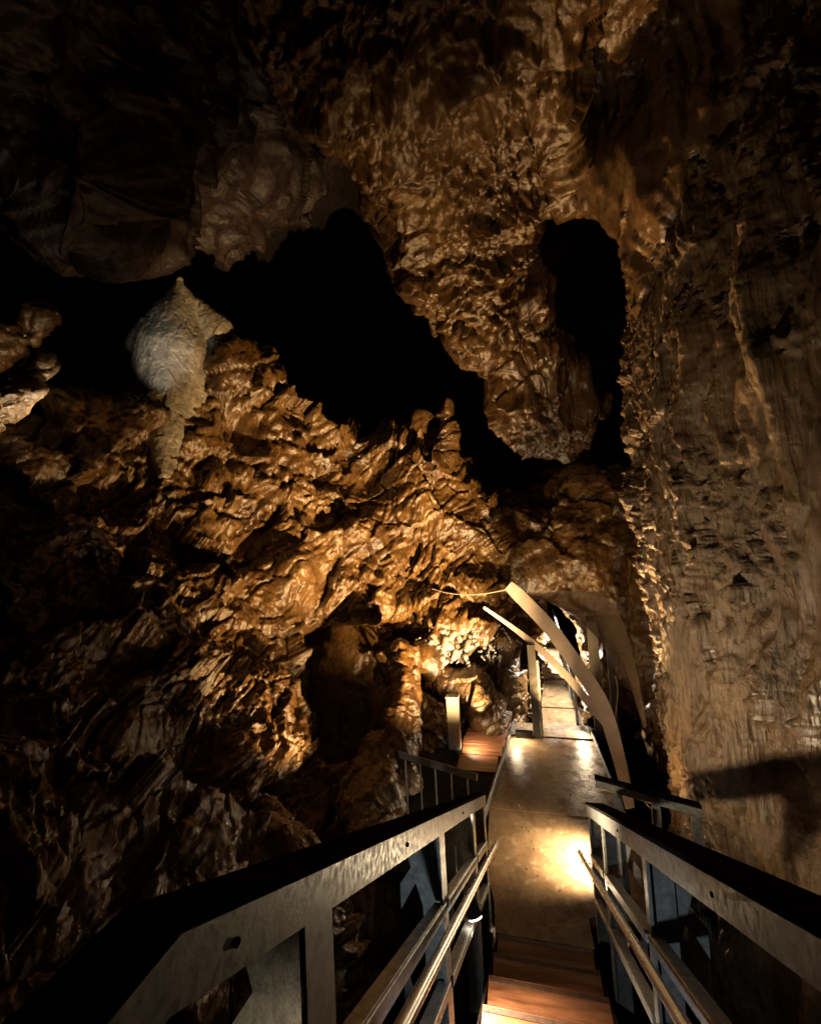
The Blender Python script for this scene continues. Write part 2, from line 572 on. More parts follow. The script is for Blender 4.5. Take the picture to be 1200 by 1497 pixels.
class MB:
    """Collects boxes, tubes and strips; build() links them as one mesh in world coordinates under a parent."""
    def __init__(s):
        s.v, s.f = [], []

    def add(s, V, F):
        n = len(s.v)
        s.v += [tuple(map(float, v)) for v in V]
        s.f += [tuple(int(i) + n for i in f) for f in F]
        return s

    def beam(s, a, b, w, h, up=(0, 0, 1), bev=0.006):
        """A bar from a to b, w across and h tall (h measured along up), its long edges chamfered."""
        a, b, up = np.asarray(a, float), np.asarray(b, float), np.asarray(up, float)
        d = (b - a) / np.linalg.norm(b - a)
        x = np.cross(d, up); x /= np.linalg.norm(x)
        z = np.cross(x, d)
        c = min(bev, w * .3, h * .3)
        prof = [(-w/2+c, -h/2), (w/2-c, -h/2), (w/2, -h/2+c), (w/2, h/2-c), (w/2-c, h/2), (-w/2+c, h/2), (-w/2, h/2-c), (-w/2, -h/2+c)]
        V = [p + x * u + z * v for p in (a, b) for u, v in prof]
        F = [(i, (i + 1) % 8, 8 + (i + 1) % 8, 8 + i) for i in range(8)] + [tuple(range(7, -1, -1)), tuple(range(8, 16))]
        return s.add(V, F)

    def box(s, lo, hi, bev=0.006):
        lo, hi = np.asarray(lo, float), np.asarray(hi, float)
        c = (lo + hi) / 2
        return s.beam((lo[0], c[1], c[2]), (hi[0], c[1], c[2]), hi[1] - lo[1], hi[2] - lo[2], bev=bev)

    def tube(s, pts, r, n=10):
        pts = [np.asarray(p, float) for p in pts]
        rs = r if hasattr(r, '__len__') else [r] * len(pts)
        V, F = [], []
        ref = np.array([0.31, 0.17, 0.93])
        for i, p in enumerate(pts):
            d = pts[min(i + 1, len(pts) - 1)] - pts[max(i - 1, 0)]
            d /= np.linalg.norm(d)
            x = np.cross(d, ref); x /= np.linalg.norm(x)
            y = np.cross(d, x)
            V += [p + rs[i] * (math.cos(t) * x + math.sin(t) * y) for t in np.arange(n) * 2 * math.pi / n]
        for i in range(len(pts) - 1):
            F += [(i*n + k, i*n + (k+1) % n, (i+1)*n + (k+1) % n, (i+1)*n + k) for k in range(n)]
        F += [tuple(range(n - 1, -1, -1)), tuple(range((len(pts)-1)*n, len(pts)*n))]
        return s.add(V, F)

    def prism(s, poly, t):
        """A flat polygon (list of points) given thickness t along its normal."""
        P = [np.asarray(p, float) for p in poly]
        nrm = np.cross(P[1] - P[0], P[2] - P[0]); nrm /= np.linalg.norm(nrm)
        n = len(P)
        V = [p - nrm * t / 2 for p in P] + [p + nrm * t / 2 for p in P]
        F = [tuple(range(n - 1, -1, -1)), tuple(range(n, 2*n))] + [(i, (i+1) % n, n + (i+1) % n, n + i) for i in range(n)]
        return s.add(V, F)

    def ribbon(s, pts, widths, across, t):
        """A curved strip: at each point a width along across[i] and thickness t."""
        V, F = [], []
        n = len(pts)
        for i, p in enumerate(pts):
            p = np.asarray(p, float)
            d = np.asarray(pts[min(i+1, n-1)], float) - np.asarray(pts[max(i-1, 0)], float)
            d /= np.linalg.norm(d)
            x = np.asarray(across[i], float); x = x - d * (x @ d); x /= np.linalg.norm(x)
            z = np.cross(d, x)
            w = widths[i]
            V += [p - x*w/2 - z*t/2, p + x*w/2 - z*t/2, p + x*w/2 + z*t/2, p - x*w/2 + z*t/2]
        for i in range(n - 1):
            F += [(4*i + k, 4*i + (k+1) % 4, 4*i + 4 + (k+1) % 4, 4*i + 4 + k) for k in range(4)]
        F += [(3, 2, 1, 0), (4*n-4, 4*n-3, 4*n-2, 4*n-1)]
        return s.add(V, F)

    def build(s, name, mat, parent=None, smooth=False):
        me = bpy.data.meshes.new(name)
        off = np.array(parent.location) if parent is not None and parent.parent is None else np.zeros(3)
        if parent is not None and parent.parent is not None:
            off = np.array(parent.parent.location)
        me.from_pydata([tuple(np.array(v) - off) for v in s.v], [], s.f)
        me.materials.append(mat)
        if smooth:
            me.polygons.foreach_set('use_smooth', [True] * len(me.polygons))
        me.update()
        o = bpy.data.objects.new(name, me)
        COL.objects.link(o)
        o.parent = parent
        return o


# ------------------------------------------------------------------ the cave
# right-hand wall: rises beside the stairs to a corner at y = 5.6, then turns away
def cave_wall():
    zs = [-3.0, -1.2, 0.15, 1.4, 3.0, 4.7, 6.0, 7.6, 9.5]
    xc = [1.62, 1.56, 1.52, 1.43, 1.45, 1.52, 1.72, 2.1, 2.4]
    rows = []
    for z, x in zip(zs, xc):
        lean = 0.10 * max(z - 4.5, 0)
        rows.append([(x + 1.35 + lean, -2.0, z), (x + 0.95 + lean, 0.2, z), (x + 0.64 + lean, 1.8, z), (x + 0.40 + lean * .8, 3.0, z), (x + 0.04 + lean * .5, 4.2, z), (x - 0.05, 4.6, z), (x + 0.0, 5.1, z),
                     (x + 0.07, 5.62, z), (x + 0.55, 5.95, z), (x + 1.6, 6.3, z), (x + 3.4, 7.2, z)])
    dents = [(at(1075, 1000, 4.9), 0.2, 0.2), (at(1030, 1090, 5.1), 0.2, 0.15), (at(1160, 520, 4.5), 0.5, -0.12), (at(990, 640, 5.4), 0.3, 0.2), (at(1070, 1120, 4.7), 0.32, -0.16), (at(1160, 1170, 4.2), 0.34, 0.26), (at(1110, 1300, 4.1), 0.3, -0.12), (at(1180, 900, 4.0), 0.4, 0.12)]
    o = net_surface('cave_wall', rows, 700, 560, M_WALL, 'wall', (0, 3, 3), dents)
    return tag(o, kind='structure')


cave_wall()


# left-hand slope: climbs away from the stairs to a crest with a black chamber behind it
def cave_slope():
    cols = [-420, -150, 20, 160, 270, 340, 420, 500, 560, 610, 655, 700, 745, 790]
    crest = [650, 620, 625, 590, 560, 515, 560, 625, 640, 640, 650, 735, 810, 840]
    dcr = [8.0, 7.6, 7.6, 8.0, 8.6, 8.8, 9.2, 9.4, 9.5, 9.5, 9.5, 9.4, 9.3, 9.3]
    #        py     distance by column
    levels = [
        (720, [6.9, 6.6, 6.8, 7.3, 7.6, 7.9, 8.4, 8.6, 8.8, 8.9, 8.9, 9.1, 9.5, 9.7]),
        (830, [6.2, 6.0, 6.2, 6.6, 6.9, 7.2, 7.7, 8.1, 8.4, 8.5, 8.6, 8.6, 8.9, 9.4]),
        (930, [5.4, 5.3, 5.4, 5.8, 6.2, 6.6, 7.2, 7.9, 8.1, 8.1, 8.1, 8.1, 8.4, 9.0]),
        (1000, [4.9, 4.8, 4.9, 5.2, 5.7, 6.1, 6.7, 8.3, 9.0, 8.5, 8.8, 8.9, 8.8, 8.9]),
        (1070, [4.4, 4.3, 4.5, 4.8, 5.2, 5.6, 6.2, 7.0, 7.6, 8.1, 8.6, 8.9, 9.0, 9.0]),
        (1160, [4.0, 3.9, 4.0, 4.3, 4.7, 5.1, 5.7, 6.5, 6.9, 7.6, 8.2, 8.6, 9.0, 9.3]),
        (1290, [3.5, 3.4, 3.5, 3.8, 4.2, 4.6, 5.1, 5.9, 6.5, 7.2, 7.8, 8.2, 8.6, 9.0]),
        (1480, [3.1, 3.0, 3.1, 3.4, 3.8, 4.2, 4.8, 5.5, 6.2, 6.9, 7.4, 7.8, 8.2, 8.6]),
        (1750, [2.9, 2.9, 3.0, 3.2, 3.6, 4.0, 4.6, 5.2, 5.9, 6.5, 7.0, 7.4, 7.8, 8.2]),
    ]
    rows = []
    back2, back1, top = [], [], []
    for px, py, d in zip(cols, crest, dcr):
        c = at(px, py, d)
        out = np.array([c[0], c[1], 0]); out /= np.linalg.norm(out)
        back2.append(c + out * 3.0 + [0, 0, -4.0])
        back1.append(c + out * 1.0 + [0, 0, -0.7])
        top.append(c)
    rows = [back2, back1, top]
    for py, ds in levels:
        rows.append([at(px, max(py, cr + 50 + 0.2 * (py - 720)), d) for px, cr, d in zip(cols, crest, ds)])
    dents = [(at(525, 990, 7.9), 0.75, 3.6), (at(500, 1055, 7.2), 0.45, 1.6), (at(600, 985, 8.2), 0.35, 1.0), (at(670, 962, 8.2), 0.4, 0.9),
             (at(390, 770, 7.6), 0.5, 0.5), (at(540, 700, 8.7), 0.5, 0.45), (at(190, 740, 6.9), 0.5, 0.7), (at(350, 635, 8.4), 0.45, 0.6),
             (at(420, 700, 8.2), 0.35, -0.4), (at(430, 830, 7.6), 0.45, -0.35), (at(320, 830, 7.0), 0.4, -0.2), (at(270, 1130, 5.2), 0.5, 0.6),
             (at(150, 900, 5.9), 0.6, -0.2), (at(300, 1050, 5.9), 0.5, -0.15), (at(440, 1150, 5.9), 0.35, 0.4)]
    o = net_surface('cave_slope', rows, 610, 640, M_SLOPE, 'crag', (0, 2, 3), dents)
    return tag(o, kind='structure')


cave_slope()


# ceiling above and to the left; its lower lip hangs in front of the black chamber
def cave_ceiling():
    cols = [-500, -200, 0, 90, 170, 230, 290, 350, 440, 520, 600, 700]
    lip = [130, 190, 225, 290, 320, 235, 225, 110, 70, 60, 60, 60]
    dl = [6.8, 7.2, 7.6, 7.9, 8.2, 9.6, 10.2, 11.2, 11.8, 12.2, 12.4, 12.6]
    rows = []
    for k in (2, 1):
        rows.append([at(px, py, d) + np.array([0, 2.2 * k, 1.6 * k]) + np.array([-1.2 * k if px < 200 else 0, 0, 0]) for px, py, d in zip(cols, lip, dl)])
    rows.append([at(px, py, d) for px, py, d in zip(cols, lip, dl)])
    for t, dd in ((0.3, 0.45), (0.6, 0.6), (1.0, 0.7)):
        rows.append([at(px, py + (20 - py) * t, d - dd + 0.1 * math.sin(px * .02 + t * 3)) for px, py, d in zip(cols, lip, dl)])
    for py, dd in ((-160, 1.0), (-500, 1.4), (-1500, 1.8)):
        rows.append([at(px, py, d - dd) for px, d in zip(cols, dl)])
    dents = [(at(200, 190, 7.0), 0.5, 1.2), (at(205, 60, 6.6), 0.6, 0.9), (at(310, 300, 7.9), 0.35, 0.8), (at(95, 90, 6.3), 0.4, 0.4), (at(60, 10, 6.2), 0.4, 0.4)]
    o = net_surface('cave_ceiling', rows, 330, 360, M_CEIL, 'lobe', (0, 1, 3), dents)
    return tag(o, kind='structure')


cave_ceiling()


def pb(px, py, rp, d, sy=1.0, sz=1.0, sx=1.0):
    """Ellipsoid centred d metres away, rp photo pixels in radius."""
    r = rp * d / FPX * 0.86
    return (at(px, py, d), (r * sx, r * sy, r * sz))


def hanging_rock():
    blobs = [pb(795, 598, 62, 7.7), pb(785, 540, 64, 7.6), pb(846, 592, 26, 9.0), pb(725, 455, 72, 7.4), pb(695, 375, 82, 7.3), pb(680, 280, 100, 7.2, 1.2), pb(745, 260, 55, 7.1),
             pb(660, 180, 112, 7.0, 1.2), pb(640, 80, 128, 6.8, 1.2), pb(610, -50, 140, 6.6, 1.2), pb(745, 130, 62, 6.8), pb(735, 0, 85, 6.5), pb(600, -220, 200, 6.4), pb(740, -200, 130, 6.2),
             (at(798, -160, 5.9), at(804, 120, 6.2), 0.20, 0.16), (at(804, 120, 6.2), at(826, 295, 6.8), 0.16, 0.09)]
    o = blob_rock('hanging_rock', blobs, 0.30, 0.16, 3, M_DRIP, 'drip', 0.8)
    return tag(o, 'great brown fluted rock mass hanging from the cave roof between two black hollows', 'hanging rock')


hanging_rock()


def rock_arch():
    blobs = [pb(860, 235, 40, 7.2), pb(905, 245, 46, 6.9), pb(950, 262, 48, 6.5), pb(985, 310, 46, 6.3, 1.0, 1.4), pb(1000, 400, 46, 6.2, 1.0, 1.6), pb(985, 480, 36, 6.1, 1.0, 1.6),
             pb(1040, 240, 80, 6.4, 1.0, 1.5), pb(1030, 120, 80, 7.4, 1.0, 1.5), pb(880, 150, 70, 8.6), pb(900, 20, 120, 9.6), pb(1020, -60, 160, 8.6), pb(860, -200, 200, 9.0)]
    o = blob_rock('rock_arch', blobs, 0.35, 0.13, 2, M_DRIP, 'drip', 0.55)
    return tag(o, 'dark rock arch over the tall black hollow, joining the right wall', 'rock arch')


rock_arch()


# rock round the far tunnel
def tunnel_rock():
    blk = blob_field([((1.6, 10.6, 1.6), (2.6, 1.7, 3.2)), ((-0.6, 10.4, 1.6), (1.6, 1.4, 2.6)), ((0.7, 10.6, 2.6), (2.2, 1.3, 1.3)), (at(865, 790, 10.4), (1.0, 0.8, 1.5)), ((2.9, 8.6, 1.0), (1.0, 2.2, 2.8))], 0.5)
    tun = blob_field([((0.42, 7.0, 0.9), (0.42, 17.0, 0.9), 1.02, 0.95), ((0.42, 7.0, 0.1), (0.42, 17.0, 0.1), 1.02, 0.98)], 0.2)
    f = lambda p: np.maximum(blk(p), -tun(p))
    o = sdf_rock('tunnel_rock', f, (-2.6, 6.0, -1.5), (4.6, 12.8, 6.4), 0.16, 2, M_SLOPE, 'crag', 0.45)
    return tag(o, 'rough brown rock face pierced by the bright tunnel at the walkway end', 'rock face')


tunnel_rock()


def small_rocks():
    # pale stalagmite on the crest
    s = [(at(262, 410, 9.2), at(256, 500, 9.1), 0.05, 0.60), (at(270, 432, 9.2), at(316, 482, 9.15), 0.10, 0.28), (at(314, 482, 9.15), at(300, 570, 9.0), 0.28, 0.34),
         (at(238, 458, 9.1), at(188, 503, 9.1), 0.18, 0.09), (at(254, 525, 9.0), at(252, 620, 8.85), 0.62, 0.72), (at(250, 550, 8.65), at(243, 640, 8.0), 0.36, 0.28), (at(243, 640, 8.0), at(240, 695, 7.55), 0.28, 0.10)]
    o = blob_rock('stalagmite', s, 0.12, 0.10, 3, M_PALE, 'smooth', 0.26)
    tag(o, 'pale grey pointed stalagmite standing on the slope in front of the black chamber', 'stalagmite')
    # thin stalactite between the two hollows
    s = [(at(626, 350, 7.6), at(631, 420, 7.6), 0.20, 0.10), (at(631, 420, 7.6), at(634, 488, 7.6), 0.10, 0.025)]
    o = blob_rock('stalactite', s, 0.05, 0.05, 2, M_DRIP, 'smooth', 0.5)
    tag(o, 'thin tapering stalactite hanging at the left edge of the great hanging rock', 'stalactite')
    # knobs on the crest under it
    s = [(at(655, 590, 9.3), at(648, 690, 9.2), 0.13, 0.30), (at(616, 612, 9.4), at(625, 700, 9.4), 0.13, 0.30)]
    o = blob_rock('crest_rock', s, 0.08, 0.06, 2, M_SLOPE, 'crag', 0.35)
    tag(o, 'small upright rock knob on the crest below the thin stalactite', 'rock')
    # ledge at the left edge
    s = [(at(-70, 625, 6.9), at(15, 588, 6.9), 0.22, 0.15), (at(15, 588, 6.9), at(48, 572, 6.9), 0.15, 0.10), (at(-60, 585, 7.0), at(30, 556, 7.0), 0.06, 0.05), (at(30, 556, 7.0), at(66, 528, 7.0), 0.05, 0.07)]
    o = blob_rock('rock_ledge', s, 0.06, 0.045, 2, M_CRUST, 'crag', 0.4)
    tag(o, 'lit rounded rock ledge with a curled lip at the left edge below the broken heap', 'rock')
    s = [(at(-80, 530, 8.2), at(20, 505, 8.2), 0.30, 0.10), (at(-60, 485, 8.2), at(40, 492, 8.2), 0.2, 0.07), (at(30, 492, 8.2), at(58, 466, 8.2), 0.06, 0.13)]
    o = blob_rock('boulder', s, 0.06, 0.05, 2, M_SLOPE, 'crag', 0.45)
    tag(o, 'broken rock heap lit at the left edge above the rounded ledge', 'rock')
    # boulder beside the pale post, and the pillars round it
    s = [pb(690, 1010, 34, 8.2), pb(712, 1040, 34, 8.0), pb(655, 1000, 22, 8.2), pb(640, 990, 16, 8.3)]
    o = blob_rock('boulder', s, 0.15, 0.06, 2, M_SLOPE, 'crag', 0.4)
    tag(o, 'orange lit boulder behind the pale post on the timber deck', 'rock')
    s = [(at(742, 970, 8.7), at(748, 1060, 8.5), 0.34, 0.28), (at(735, 940, 8.7), (0.45, 0.4, 0.35))]
    o = blob_rock('rock_pillar', s, 0.1, 0.07, 2, M_SLOPE, 'crag', 0.3)
    tag(o, 'grey brown rock pillar left of the tunnel gate', 'rock')
    s = [(at(596, 960, 7.2), at(582, 1160, 6.7), 0.14, 0.16), (at(580, 1160, 6.7), at(560, 1330, 6.4), 0.16, 0.35), (at(550, 1100, 6.8), at(520, 1330, 6.2), 0.2, 0.5), (at(640, 1060, 7.9), at(625, 1130, 7.8), 0.3, 0.35)]
    o = blob_rock('rock_pillar', s, 0.12, 0.07, 2, M_SLOPE, 'drip', 0.5)
    tag(o, 'narrow rock pillar with a lit edge left of the dark deck', 'rock')
    s = [pb(620, 965, 10, 8.0), pb(640, 950, 11, 8.2), pb(668, 938, 11, 8.3), pb(698, 930, 11, 8.4), pb(728, 935, 10, 8.5), pb(655, 915, 12, 8.4), pb(690, 905, 12, 8.5),
         pb(625, 1050, 26, 7.9), pb(600, 1080, 30, 7.9)]
    o = blob_rock('rock_lintel', s, 0.18, 0.05, 2, M_SLOPE, 'crag', 0.5)
    tag(o, 'broken rock lintel over the small black hollow beside the deck', 'rock')
    rnd = random.Random(11)
    s = []
    for k in range(100):
        x = 598 + 142 * (k + rnd.random()) / 100
        y = 978 - 0.40 * (x - 598) + 0.0017 * (x - 598) ** 2 + rnd.uniform(-42, 8)
        d = 7.74 + (x - 598) * 0.0032 + rnd.uniform(-.05, .15)
        s.append((at(x, y, d), at(x + rnd.uniform(-16, 10), y + rnd.uniform(-2, 18), d - .03), rnd.uniform(.012, .026), 0.008))
    o = blob_rock('calcite_fringe', s, 0.015, 0.02, 1, M_PALE, 'crag', 0.12)
    tag(o, 'ragged fringe of brightly lit white calcite along the broken rock lintel', 'calcite')


small_rocks()


def flowstone():
    s = [(at(722, 95, 5.95), at(712, 150, 6.05), 0.05, 0.20), (at(712, 150, 6.05), at(705, 205, 6.2), 0.22, 0.19), (at(705, 205, 6.2), at(735, 262, 6.45), 0.17, 0.06)]
    o = blob_rock('flowstone_tongue', s, 0.08, 0.05, 3, M_PALE, 'smooth', 0.4)
    tag(o, 'smooth pale flowstone tongue on the upper face of the hanging rock', 'flowstone')
    s = [(at(1102, 780, 4.55), (0.06, 0.12, 0.13)), (at(1110, 740, 4.55), (0.05, 0.10, 0.16))]
    o = blob_rock('pale_rock_chip', s, 0.05, 0.03, 2, M_PALE, 'crag', 0.12)
    tag(o, 'pale beige broken patch of rock standing proud of the right wall', 'rock')


flowstone()


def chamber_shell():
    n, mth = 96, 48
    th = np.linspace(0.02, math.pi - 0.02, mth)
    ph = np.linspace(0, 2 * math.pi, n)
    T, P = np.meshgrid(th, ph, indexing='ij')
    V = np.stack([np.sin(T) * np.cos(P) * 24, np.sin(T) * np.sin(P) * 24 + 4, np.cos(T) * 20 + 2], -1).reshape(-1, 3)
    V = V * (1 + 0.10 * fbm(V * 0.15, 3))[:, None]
    o = np_mesh('cave_chamber', V, grid_faces(mth, n), M_VOID_SHADE)
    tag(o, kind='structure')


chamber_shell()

# ------------------------------------------------------------------ walkway and stairs
RISE, RUN, NSTEP, FOOT = 0.196, 0.37, 9, 3.65
SLOPE = RISE / RUN


def walkway():
    root = thing('walkway', None, None, (0, 5, 0))
    tag(root, kind='structure')
    ys = [3.66, 5.25, 6.35, 7.15, 7.62]
    def edge(y):
        return (-0.54 + 0.13 * (y - 5.1), 0.97 - 0.015 * (y - 5.5))
    for i in range(len(ys) - 1):
        y0, y1 = ys[i] + (0.004 if i else 0), ys[i + 1] - 0.004
        l0, r0 = edge(max(y0, 4.3)); l1, r1 = edge(y1)
        if i == 0:
            poly = [(-0.375, y0), (0.375, y0), (0.375, 3.93), (0.42, 3.95), (1.12, 3.97), (r1, y1), (l1, y1), (-0.48, 4.3), (-0.40, 3.95)]
        else:
            poly = [(l0, y0), (r0, y0), (r1, y1), (l1, y1)]
        dz = (0, 0.003, -0.002, 0.016)[i]
        MB().prism([(x, y, -0.04 + dz) for x, y in poly], 0.08).build('slab', M_FLOOR, root)
    mb = MB()
    mb.beam((-0.562, 5.05, 0.03), (-0.245, 7.5, 0.03), 0.03, 0.10)
    mb.build('kerb_edge', M_GREY, root)
    mb = MB()
    mb.beam((0.985, 4.1, 0.0), (0.955, 7.5, 0.0), 0.03, 0.10)
    mb.build('kerb_edge', M_GREY, root)
    # passage beyond
    root2 = thing('passage_floor', None, None, (0.3, 9, 0))
    tag(root2, kind='structure')
    ys = [7.66, 8.6, 10.2, 12.0, 15.0, 20.0]
    for i in range(5):
        MB().prism([(-0.25, ys[i] + .005, -0.14 + 0.02 * i), (0.92, ys[i] + .005, -0.14 + 0.02 * i), (0.92, ys[i + 1], -0.14 + 0.02 * i), (-0.25, ys[i + 1], -0.14 + 0.02 * i)], 0.08).build('slab', M_FLOOR, root2)


walkway()


def grit():
    rnd = random.Random(5)
    mb = MB()
    for k in range(70):
        y = rnd.uniform(3.9, 7.4)
        x = rnd.uniform(-0.42 + 0.1 * (y - 4.3) if y > 4.3 else -0.36, 0.9 if y > 4.1 else 0.36)
        r = rnd.uniform(0.002, 0.007) * (1.6 if rnd.random() < .06 else 1)
        n = 6
        ph = rnd.random() * 6
        ring = [(x + r * rnd.uniform(.7, 1.2) * math.cos(ph + i * math.pi / 3), y + r * rnd.uniform(.7, 1.2) * math.sin(ph + i * math.pi / 3), 0.002) for i in range(n)]
        top = [(x + (a - x) * .55, y + (b - y) * .55, 0.004 + r * .7) for a, b, c in ring]
        mb.add(ring + top, [(i, (i + 1) % n, n + (i + 1) % n, n + i) for i in range(n)] + [tuple(range(n, 2 * n))])
    o = mb.build('grit', M_FLOOR)
    tag(o, 'small loose grit and stone crumbs scattered on the walkway', 'grit', 'stuff')


grit()


def staircase():
    root = thing('timber_staircase', 'red brown timber stairs leading down to the walkway', 'stairs', (0, 2, 0))
    for k in range(1, NSTEP + 1):
        y1 = FOOT - RUN * (k - 1)          # front edge, towards the walkway
        z = RISE * (k - 1) + 0.006
        rnd = random.Random(k)
        g = 0.5 * RUN + rnd.uniform(-.01, .01)
        t = MB()
        t.box((-0.355, y1 - g + .003, z - 0.045), (0.355, y1, z))
        t.build('tread', M_TREAD, root)
        t = MB()
        t.box((-0.355, y1 - RUN - 0.02, z - 0.045), (0.355, y1 - g - .003, z - 0.002))
        t.build('tread', M_TREAD, root)
        t = MB()
        t.box((-0.35, y1 - 0.06, z - RISE), (0.35, y1 - 0.035, z - 0.048))
        t = MB()
        t.box((-0.35, y1 - 0.045, z - 0.010), (0.35, y1 - 0.012, z + 0.003), bev=0.002)
        t.build('nosing', M_NOSE, root)
        t = MB()
        t.box((-0.35, y1 - 0.06, z - RISE), (0.35, y1 - 0.035, z - 0.048))
        if k > 1:
            t.build('riser', M_TREAD, root)
    for sx in (-1, 1):
        t = MB()
        a = np.array([sx * 0.37, FOOT - 0.02, -0.20])
        t.beam(a, a + np.array([0, -RUN * 9.2, RISE * 9.2]), 0.014, 0.30)
        t.build('stringer', M_DARK, root)
    up = MB()
    up.box((-2.4, -2.2, NSTEP * RISE - RISE - 0.10), (0.6, FOOT - RUN * 9 - 0.03, NSTEP * RISE - RISE))
    tag(up.build('upper_landing', M_TREAD), kind='structure')


staircase()


def rail_z(y):
    return 1.005 + 0.527 * (3.78 - y)


def stair_railing(side):
    s = side
    lab = 'steel stair railing on the left with a bent top rail and gusseted posts' if s < 0 else 'steel stair railing on the right in front of the grey rock wall'
    root = thing('stair_railing', lab, 'railing', (s * 0.42, 3.8, 0), None)
    xi = s * 0.40
    y0, y1 = 0.43, 3.80
    # top rail: bent steel flat with a return leg below and a near-black cap
    ya = -1.5
    line = [(y1, rail_z(y1)), (y0, rail_z(y0)), (ya, rail_z(y0) - 0.03)]
    nrm = [np.array([0.466, 0.885]), np.array([0.25, 0.968]), np.array([0.02, 1.0])]
    def band(lo, hi, xa, xb):
        """The strip between offsets lo and hi from the rail line, extruded from xa to xb."""
        poly = [(y + n[0] * hi, z + n[1] * hi) for (y, z), n in zip(line, nrm)] + [(y + n[0] * lo, z + n[1] * lo) for (y, z), n in reversed(list(zip(line, nrm)))]
        V = [(x, y, z) for x in (xa, xb) for y, z in poly]
        k = len(poly)
        F = [(0, 1, 4, 5), (1, 2, 3, 4), (k + 5, k + 4, k + 1, k), (k + 4, k + 3, k + 2, k + 1)] + [(i, k + i, k + (i + 1) % k, (i + 1) % k) for i in range(k)]
        return V, F
    tr = MB()
    tr.add(*band(-0.076, -0.004, xi, xi + s * 0.012))
    tr.add(*band(-0.076, -0.068, xi + s * 0.0125, xi + s * 0.10))
    tr.build('top_rail', M_STEEL, root)
    cp = MB()
    cp.add(*band(-0.0035, 0.010, xi + s * 0.002, xi + s * (0.14 if s > 0 else 0.085)))
    cp.build('rail_cap', M_DARK, root)
    for y in ((0.52, 1.35, 2.5) if s < 0 else (1.2, 2.4)):
        e = MB()
        e.tube([(xi - s * .001, y, rail_z(y) - .045), (xi - s * .005, y, rail_z(y) - .045)], 0.006, 10)
        e.build('bolt', M_DARK, root)
    # posts: flat plates standing across the rail, each with a flange on the stair side
    for y in (0.78, 1.95, 3.05, 3.74):
        zt = rail_z(y) - 0.095
        zb = max(SLOPE * (FOOT - y) - 0.34, 0.0)
        p = MB()
        hw = 0.055 if s < 0 else 0.03
        p.box((min(xi + s * .0125, xi + s * .025), y - hw, zb), (max(xi + s * .0125, xi + s * .025), y + hw, zt + .04))
        p.build('post', M_STEEL, root)
        p = MB()
        p.box((min(xi + s * .026, xi + s * .115), y - .006, zb), (max(xi + s * .026, xi + s * .115), y + .006, zt))
        p.build('post_plate', M_STEEL, root)
        gus = MB()
        gz = zt - 0.33
        gus.prism([(xi + s * .116, y + .009, zt), (xi + s * .20, y + .009, zt), (xi + s * .20, y + .009, zt - .05), (xi + s * .116, y + .009, gz)], 0.008)
        gus.build('gusset', M_STEEL, root)
        br = MB()
        br.prism([(xi + s * .118, y + .02, zt - .10), (xi + s * .118, y + .02, zt - .18), (xi + s * .225, y + .02, zt - .36), (xi + s * .225, y + .02, zt - .25)], 0.008)
        br.prism([(xi + s * .228, y + .02, zt - .10), (xi + s * .228, y + .02, zt - .75), (xi + s * .175, y + .02, zt - .75), (xi + s * .228, y + .02, zt - .55)], 0.008)
        br.build('brace', M_STEEL, root)
    # mid and lower rails
    for dz, hgt in ((0.40, 0.045), (0.72, 0.04)):
        ys = [0.43, 0.78, 1.95, 3.05, 3.74] if s < 0 else [0.3, 0.78, 1.95, 3.05, 3.74]
        for a, b in zip(ys[:-1], ys[1:]):
            r = MB()
            a2, b2 = a + .033, b - .033
            r.beam((xi + s * .006, a2, rail_z(a2) - dz), (xi + s * .006, b2, rail_z(b2) - dz), 0.010, hgt)
            r.beam((xi + s * .034, a2, rail_z(a2) - dz + hgt * .4), (xi + s * .034, b2, rail_z(b2) - dz + hgt * .4), 0.044, 0.006)
            r.build('mid_rail', M_STEEL, root)
    # round handrail on brackets
    hx = s * 0.335
    hz = lambda y: 0.60 + 0.527 * (3.80 - y)
    h = MB()
    h.tube([(hx, y, hz(y)) for y in (3.84, 3.6, 2.0, 0.2, -0.6)], 0.019, 14)
    h.build('handrail', M_TUBE, root, True)
    for y in (0.80, 1.97, 3.07, 3.70):
        b = MB()
        b.tube([(hx, y, hz(y) - .018), (hx, y, hz(y) - .05), (xi - s * .001, y, hz(y) - .055)], 0.007, 8)
        b.build('bracket', M_TUBE, root, True)
    return root


stair_railing(-1)
stair_railing(1)


def guard_rail(side):
    s = side
    if s < 0:
        root = thing('guard_rail', 'low balustrade with thin upright bars beside the dark deck', 'balustrade', (-0.9, 4.2, 0))
        a, b = np.array([-0.50, 4.10, 0.97]), np.array([-1.32, 4.34, 1.0])
    else:
        root = thing('guard_rail', 'dark topped guard rail between the right stair railing and rock wall', 'balustrade', (0.9, 4.1, 0))
        a, b = np.array([0.55, 4.22, 0.93]), np.array([1.42, 4.12, 0.80])
    t = MB(); t.beam(a, b, 0.012, 0.07); t.build('top_rail', M_WHITE if s < 0 else M_STEEL, root)  # left rail coloured white in place of light on its steel face
    if s > 0:
        t = MB(); off = np.array([0, 0.03, 0.043]); t.beam(a + off, b + off, 0.09, 0.014); t.build('rail_cap', M_DARK, root)
    n = 5 if s < 0 else 3
    for i in range(n):
        p = a + (b - a) * ((i + .6) / n)
        t = MB()
        if s < 0:
            t.tube([(p[0], p[1], -0.2), (p[0], p[1], p[2] - .038)], 0.009, 8)
            t.build('baluster', M_WHITE, root)
        else:
            t.box((p[0] - .035, p[1] - .005, -0.2), (p[0] + .035, p[1] + .005, p[2] - .038))
            t.build('post', M_STEEL, root)


guard_rail(-1)
guard_rail(1)


